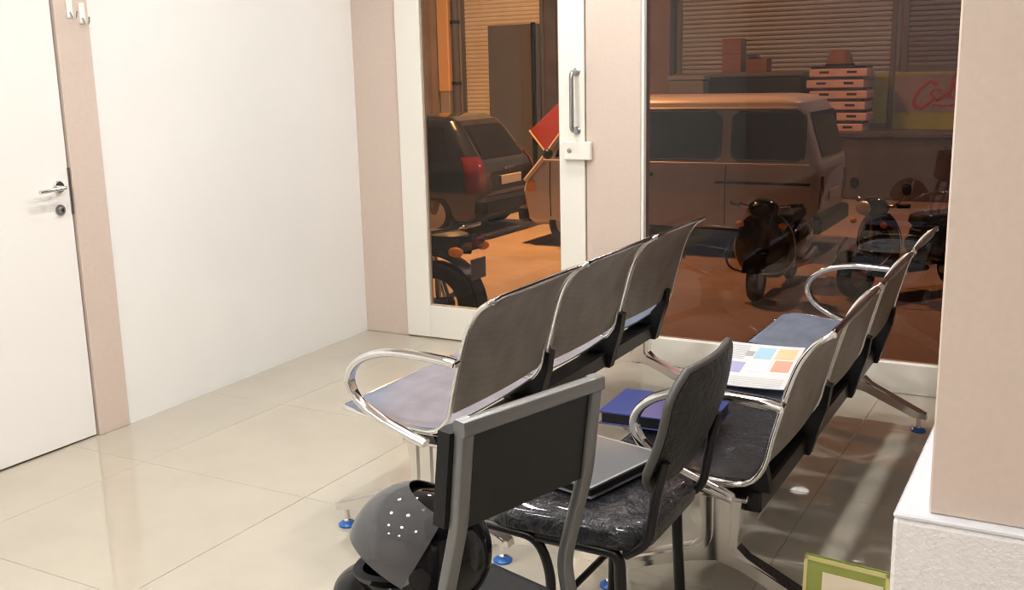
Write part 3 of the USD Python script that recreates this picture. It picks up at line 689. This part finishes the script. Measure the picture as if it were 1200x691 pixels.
# ---- van
van = thing('van', 'silver-grey minivan parked across the street, seen from its side through the shop window', 'van', (-2.44, 11.32, ZS))
B = Body([.24, .30, .62, .72, .98, 1.10, 1.52, 1.61, 1.655, 1.675],
         [-.02, .02, .05, .06, .05, .02, -.11, -.17, -.26, -.42],
         [-3.20, -3.29, -3.34, -3.31, -3.08, -2.98, -2.66, -2.56, -2.42, -2.2],
         [.66, .70, .715, .715, .70, .69, .645, .625, .57, .45],
         [.10, .12, .13, .13, .13, .13, .12, .12, .14, .16])
obj('body', B.mesh(), VANP, van, smooth=35)
for sg in (-1, 1): obj('roof_gutter', bx(-2.58, -.18, sg * .645 - .022, sg * .645 + .022, 1.540, 1.556, .005), VANP, van, smooth=False)
for sg in (-1, 1):
    for nm, xa, xb in (('rear_side_window', -.84, -.09), ('middle_side_window', -1.86, -.96), ('front_side_window', -2.78, -1.98)):
        sl = (lambda t, a=xa, b=xb: rounded_x(a, b, .14, .5)(t)) if nm != 'front_side_window' else (lambda t, a=xa, b=xb: (a - .10 + .30 * t, rounded_x(a, b, .14, .5)(t)[1]))
        w = obj(nm, B.side(sl, 1.02, 1.51, .010, sg), CARGLASS, van, smooth=60)
        pts = [sl(t) for t in np.linspace(0, 1, 14)]
        loop = [(p[0], sg * (B.at(z)[2] + .014), z) for p, z in zip(pts, np.linspace(1.02, 1.51, 14))] + [(p[1], sg * (B.at(z)[2] + .014), z) for p, z in list(zip(pts, np.linspace(1.02, 1.51, 14)))[::-1]]
        obj('window_seal', sweep(loop, circle(.011, 6), closed=True), RUBBER, w, smooth=60)
    obj('belt_trim', cat_([bx(-3.02, -.04, min(sg * .68, sg * .742), max(sg * .68, sg * .742), .970, .992, .004)]), VANP, van, smooth=False)
    obj('slide_track', sheet(np.array([[(x, sg * (B.at(z)[2] + .004), z) for x in np.linspace(-.02, -1.02, 6)] for z in (.775, .80)]), np.array([0, float(sg), 0]), .008), RUBBER, van, smooth=False)
    for x in (-.90, -1.92, -2.95):
        obj('door_gap', sheet(np.array([[(x + d, sg * (B.at(z)[2] + .002), z) for d in (-.005, .005)] for z in np.linspace(.34, .97, 8)]), np.array([0, float(sg), 0]), .004), RUBBER, van, smooth=False)
    obj('sill', bx(-2.5, -.75, sg * .69 - .02, sg * .69 + .02, .20, .30, .008), RUBBER, van, smooth=False)
    obj('door_handle', bx(-1.84, -1.70, sg * .722 - .012, sg * .722 + .012, .84, .87, .005), BLACKP, van, smooth=False)
    for x in (-.52, -2.72):
        wheel(van, 'wheel', x, sg * .625, .275, .15, STEEL)
    lam = obj('headlamp', B.end(lambda t, s=sg: (s * .40, s * .60), .60, .75, .010, rear=False), LENS, van, smooth=60)
    obj('indicator', B.side(lambda t: (-3.22, -3.14), .62, .74, .008, sg), AMBER, lam, smooth=60)
    obj('tail_lamp', B.end(lambda t, s=sg: (s * .50, s * .59), .52, .86, .010), TAIL, van, smooth=60)
    obj('mirror', mov(trimesh.creation.icosphere(2, .06), -2.93, sg * .80, 1.06), BLACKP, van, smooth=60)
obj('rear_window', B.end(lambda t: (-.50 + .04 * abs(t - .5), .50 - .04 * abs(t - .5)), 1.05, 1.50, .012), CARGLASS, van, smooth=60)
obj('windscreen', B.end(lambda t: (-.56 + .06 * t, .56 - .06 * t), 1.02, 1.52, .012, rear=False), CARGLASS, van, smooth=60)
obj('rear_bumper', bx(-.10, .10, -.68, .68, .28, .46, .03), BLACKP, van, smooth=False)
obj('front_bumper', bx(-3.40, -3.22, -.68, .68, .26, .44, .03), BLACKP, van, smooth=False)
obj('number_plate', bx(.062, .075, -.22, .22, .58, .69, .004), BEIGEC, van, smooth=False)
for sg in (-1, 1): obj('pillar_trim', tube([(B.at(z)[1] + .02, sg * (B.at(z)[2] - .01), z) for z in np.linspace(.74, 1.58, 12)], .03, 8), VANP, van, smooth=60)
# ---- car
car = thing('car', 'dark hatchback across the street, its red tail lamp seen through the glass door', 'car', (-6.40, 11.43, ZS))
Cb = Body([.20, .28, .55, .80, .90, .94, 1.10, 1.30, 1.40, 1.45, 1.475],
          [-.05, .0, .04, .02, -.02, -.06, -.18, -.33, -.42, -.56, -.80],
          [-3.55, -3.63, -3.68, -3.60, -2.75, -2.62, -2.30, -1.95, -1.78, -1.66, -1.45],
          [.72, .77, .79, .78, .75, .73, .67, .60, .56, .50, .38],
          [.12, .16, .20, .20, .19, .18, .15, .13, .13, .14, .14])
obj('body', Cb.mesh(), CARP, car, smooth=35)
obj('rear_window', Cb.end(lambda t: (-.50 + .06 * t, .50 - .06 * t), .95, 1.34, .010), CARGLASS, car, smooth=60)
for sg in (-1, 1):
    obj('rear_side_window', Cb.side(lambda t: (-1.42, -.42 - .12 * t), .955, 1.33, .008, sg), CARGLASS, car, smooth=60)
    obj('front_side_window', Cb.side(lambda t: (-2.42 + .42 * t, -1.50), .955, 1.33, .008, sg), CARGLASS, car, smooth=60)
    tl = []
    for z in np.linspace(.55, .98, 12):
        r, n, w, q = Cb.at(z)
        tl.append([(r - q + (q + .008) * math.cos(a), sg * (w - q + (q + .008) * math.sin(a)), z) for a in np.linspace(.10, 1.45, 8)])
    P = np.array(tl)
    obj('tail_lamp', sheet(P, grid_normals(P) * (1 if sg > 0 else -1), .008), TAIL, car, smooth=60)
    for x in (-.62, -3.02): wheel(car, 'wheel', x, sg * .70, .285, .17, STEEL)
    obj('mirror', mov(trimesh.creation.icosphere(2, .07), -2.42, sg * .86, .98), CARP, car, smooth=60)
obj('rear_bumper', bx(-.16, .10, -.74, .74, .26, .50, .05), BLACKP, car, smooth=False)
obj('number_plate', bx(.045, .058, -.25, .25, .62, .73, .004), BEIGEC, car, smooth=False)
obj('tailgate_handle', bx(.028, .042, -.12, .12, .80, .825, .004), CHROME, car, smooth=False)

# ---- scooters: front towards -y
def scooter(loc, rz, label, paint, scale=.92, lens=LENS, mirrors=True):
    t = thing('scooter', label, 'scooter', loc, rz, scale=scale)
    w1_ = rot(lathe([(.10, -.045), (.19, -.045), (.21, -.02), (.21, .02), (.19, .045), (.10, .045), (.10, -.045)], 22), (0, 1, 0), 90)
    rim = rot(lathe([(0, -.03), (.05, -.045), (.105, -.04), (.105, .04), (0, .045)], 18), (0, 1, 0), 90)
    for y in (-.12, 1.10):
        o = obj('wheel', mov(w1_, 0, y, .21), RUBBER, t, smooth=40); obj('rim', mov(rim, 0, y, .21), STEEL, o, smooth=40)
    # leg shield: a rounded apron
    P = []
    for u in np.linspace(0, 1, 15):
        z = .20 + .58 * u
        w = .285 * math.sqrt(max(1 - ((u - .48) / .56) ** 2, .02))
        P.append([(w * s, .16 - .10 * u * .5 - .10 * math.cos(s * PI / 2) + (.06 * (u - .5)), z) for s in np.linspace(-1, 1, 15)])
    P = np.array(P)
    a = obj('leg_shield', sheet(P, grid_normals(P), .018), paint, t, smooth=60)
    obj('shield_edging', sweep(np.vstack([P[:, 0], P[-1, 1:-1], P[::-1, -1]]), circle(.011, 8)), CHROME, a, smooth=60)
    obj('front_fender', mov(rot(trimesh.util.concatenate([sheet(np.array([[(x, .245 * math.cos(b), .245 * math.sin(b)) for x in np.linspace(-.075, .075, 5)] for b in np.linspace(.35, 2.75, 14)]), grid_normals(np.array([[(x, .245 * math.cos(b), .245 * math.sin(b)) for x in np.linspace(-.075, .075, 5)] for b in np.linspace(.35, 2.75, 14)])), .010)]), (1, 0, 0), 0), 0, -.12, .21), paint, t, smooth=60)
    hd = trimesh.creation.icosphere(3, 1.0); hd.vertices = hd.vertices * [.15, .13, .10] + np.array([0, .05, .84])
    obj('headlamp_cowl', hd, paint, t, smooth=60)
    lm = trimesh.creation.icosphere(3, 1.0); lm.vertices = lm.vertices * [.095, .03, .065] + np.array([0, -.07, .84])
    obj('headlamp', lm, lens, t, smooth=60)
    b2 = spline([(-.33, .15, .875), (-.20, .10, .865), (0, .08, .84), (.20, .10, .865), (.33, .15, .875)], 6)
    hb = obj('handlebar', tube(b2, .014), CHROME, t, smooth=60)
    for s in (-1, 1):
        obj('grip', tube([(s * .235, .113, .868), (s * .34, .155, .877)], .021), RUBBER, hb, smooth=60)
        if mirrors: m = obj('mirror', mov(rot(lathe([(0, 0), (.055, .004), (.058, .014), (.03, .03), (0, .032)], 18), (1, 0, 0), -90), s * .34, .10, 1.03), BLACKP, t, smooth=50)
        if mirrors: obj('mirror_stalk', tube(spline([(s * .20, .10, .87), (s * .30, .10, .93), (s * .34, .115, 1.02)], 6), .007), CHROME, m, smooth=60)
        ind = trimesh.creation.icosphere(2, 1.0); ind.vertices = ind.vertices * [.042, .025, .03] + np.array([s * .20, -.005, .70])
        obj('indicator', ind, AMBER, t, smooth=60)
        bodyp = trimesh.creation.icosphere(3, 1.0); bodyp.vertices = bodyp.vertices * [.10, .38, .17] + np.array([s * .13, .95, .44])
        obj('side_panel', bodyp, paint, t, smooth=60)
    obj('floor_board', bx(-.17, .17, .13, .62, .22, .27, .02), BLACKP, t)
    obj('seat', loft([(z, rrect(-.14 + i, .14 - i, .55 + i, 1.25 - i, .09)) for z, i in ((.62, .03), (.66, 0), (.72, .01), (.745, .05))]), BLACKV, t, smooth=50)
    obj('body_core', bx(-.12, .12, .56, 1.25, .25, .63, .05), paint, t)
    gd = spline([(-.30, .02, .52), (-.31, -.07, .40), (-.22, -.16, .30), (0, -.20, .28), (.22, -.16, .30), (.31, -.07, .40), (.30, .02, .52)], 6)
    obj('crash_guard', tube(gd, .013), CHROME, t, smooth=60)
    tl = trimesh.creation.icosphere(2, 1.0); tl.vertices = tl.vertices * [.08, .03, .04] + np.array([0, 1.30, .56])
    obj('tail_lamp', tl, TAIL, t, smooth=60)
    obj('exhaust', tube(spline([(.17, .75, .22), (.19, 1.0, .22), (.19, 1.36, .27)], 5), .038), STEEL, t, smooth=60)
    obj('stand', tube([(-.12, .60, .24), (-.20, .58, .005)], .011), STEEL, t, smooth=60)
    return t
SCB = mat('scooter_black_paint', (0.010, 0.010, 0.012), 0.12, coat_weight=1.0)
SCR = mat('scooter_maroon_paint', (0.05, 0.008, 0.008), 0.2, coat_weight=1.0)
scooter((-2.42, 8.72, ZS), 0, 'black scooter with rounded leg shield facing the shop, behind the bench backs', SCB, lens=BLACKM, mirrors=False)
scooter((-1.62, 9.15, ZS), -38, 'black scooter right of the rounded one, turned aside and half hidden in shade', SCB)
scooter((-.30, 10.3, ZS), -20, 'dark maroon scooter at the right edge of the window, beside the pillar', SCR)
# ---- motorcycle near the door: tail towards +x
def motorcycle(loc, rz, label):
    t = thing('motorcycle', label, 'motorcycle', loc, rz, scale=1.06)
    for x in (-.42, -1.66):
        wheel(t, 'wheel', x, 0, .30, .09, STEEL, spokes=True)
    obj('seat', loft([(z, rrect(-.92 + i, -.18 - i, -.12 + i, .12 - i, .08)) for z, i in ((.70, .02), (.74, 0), (.79, .01), (.81, .05))]), BLACKV, t, smooth=50)
    tk = trimesh.creation.icosphere(3, 1.0); tk.vertices = tk.vertices * [.28, .14, .13] + np.array([-1.14, 0, .80])
    obj('fuel_tank', tk, SCR, t, smooth=60)
    obj('engine', cat_([bx(-1.20, -.90, -.12, .12, .26, .56, .04)] + [bx(-1.17, -.97, -.11, .11, .56 + i * .02, .568 + i * .02, .002) for i in range(5)]), STEEL, t)
    obj('frame', cat_([tube([(-1.35, 0, .78), (-1.15, 0, .30), (-.70, 0, .30), (-.42, 0, .30)], .02), tube([(-1.35, 0, .80), (-.80, 0, .66), (-.15, 0, .68)], .018)]), BLACKM, t, smooth=60)
    obj('fork', cat_([tube([(-1.38, s * .08, .88), (-1.66, s * .08, .30)], .018) for s in (-1, 1)]), CHROME, t, smooth=60)
    obj('handlebar', tube(spline([(-1.22, -.36, .98), (-1.34, -.16, .97), (-1.38, 0, .92), (-1.34, .16, .97), (-1.22, .36, .98)], 6), .012), CHROME, t, smooth=60)
    hl = trimesh.creation.icosphere(2, .09); obj('headlamp', mov(hl, -1.52, 0, .86), LENS, t, smooth=60)
    P = np.array([[(-.42 + .35 * math.cos(b), x, .30 + .35 * math.sin(b)) for x in np.linspace(-.07, .07, 5)] for b in np.linspace(.0, 2.2, 14)])
    obj('rear_fender', sheet(P, grid_normals(P), .01), BLACKP, t, smooth=60)
    obj('tail_cowl', hull([(x, y, z) for x, w, z0, z1 in ((-.62, .11, .64, .72), (-.10, .06, .70, .80)) for y in (-w, w) for z in (z0, z1)]), SCB, t)
    tl = trimesh.creation.icosphere(2, 1.0); tl.vertices = tl.vertices * [.035, .065, .035] + np.array([-.085, 0, .755])
    obj('tail_lamp', tl, TAIL, t, smooth=60)
    for s in (-1, 1):
        n = trimesh.creation.icosphere(2, 1.0); n.vertices = n.vertices * [.055, .035, .035] + np.array([-.16, s * .17, .70])
        i_ = obj('indicator', n, AMBER, t, smooth=60)
        obj('indicator_stalk', tube([(-.16, s * .05, .71), (-.16, s * .15, .70)], .009), CHROME, i_, smooth=60)
        obj('shock_absorber', tube([(-.42, s * .11, .32), (-.55, s * .11, .68)], .026), CHROME, t, smooth=60)
    obj('exhaust', tube(spline([(-.95, -.15, .30), (-.7, -.17, .28), (-.20, -.18, .36)], 6), .045), CHROME, t, smooth=60)
    obj('grab_rail', tube(fillet([(-.45, -.13, .80), (-.12, -.12, .86), (-.12, .12, .86), (-.45, .13, .80)], .06), .012), CHROME, t, smooth=60)
    obj('plate_bracket', bx(-.10, -.085, -.09, .09, .50, .64, .003), DARKCAB, t, smooth=False)
    obj('stand', tube([(-.85, .12, .28), (-.85, .25, .005)], .012), STEEL, t, smooth=60)
    return t
motorcycle((-3.66, 6.25, ZS), 0, 'motorcycle just outside the glass door with amber indicators, cut off by the door frame')
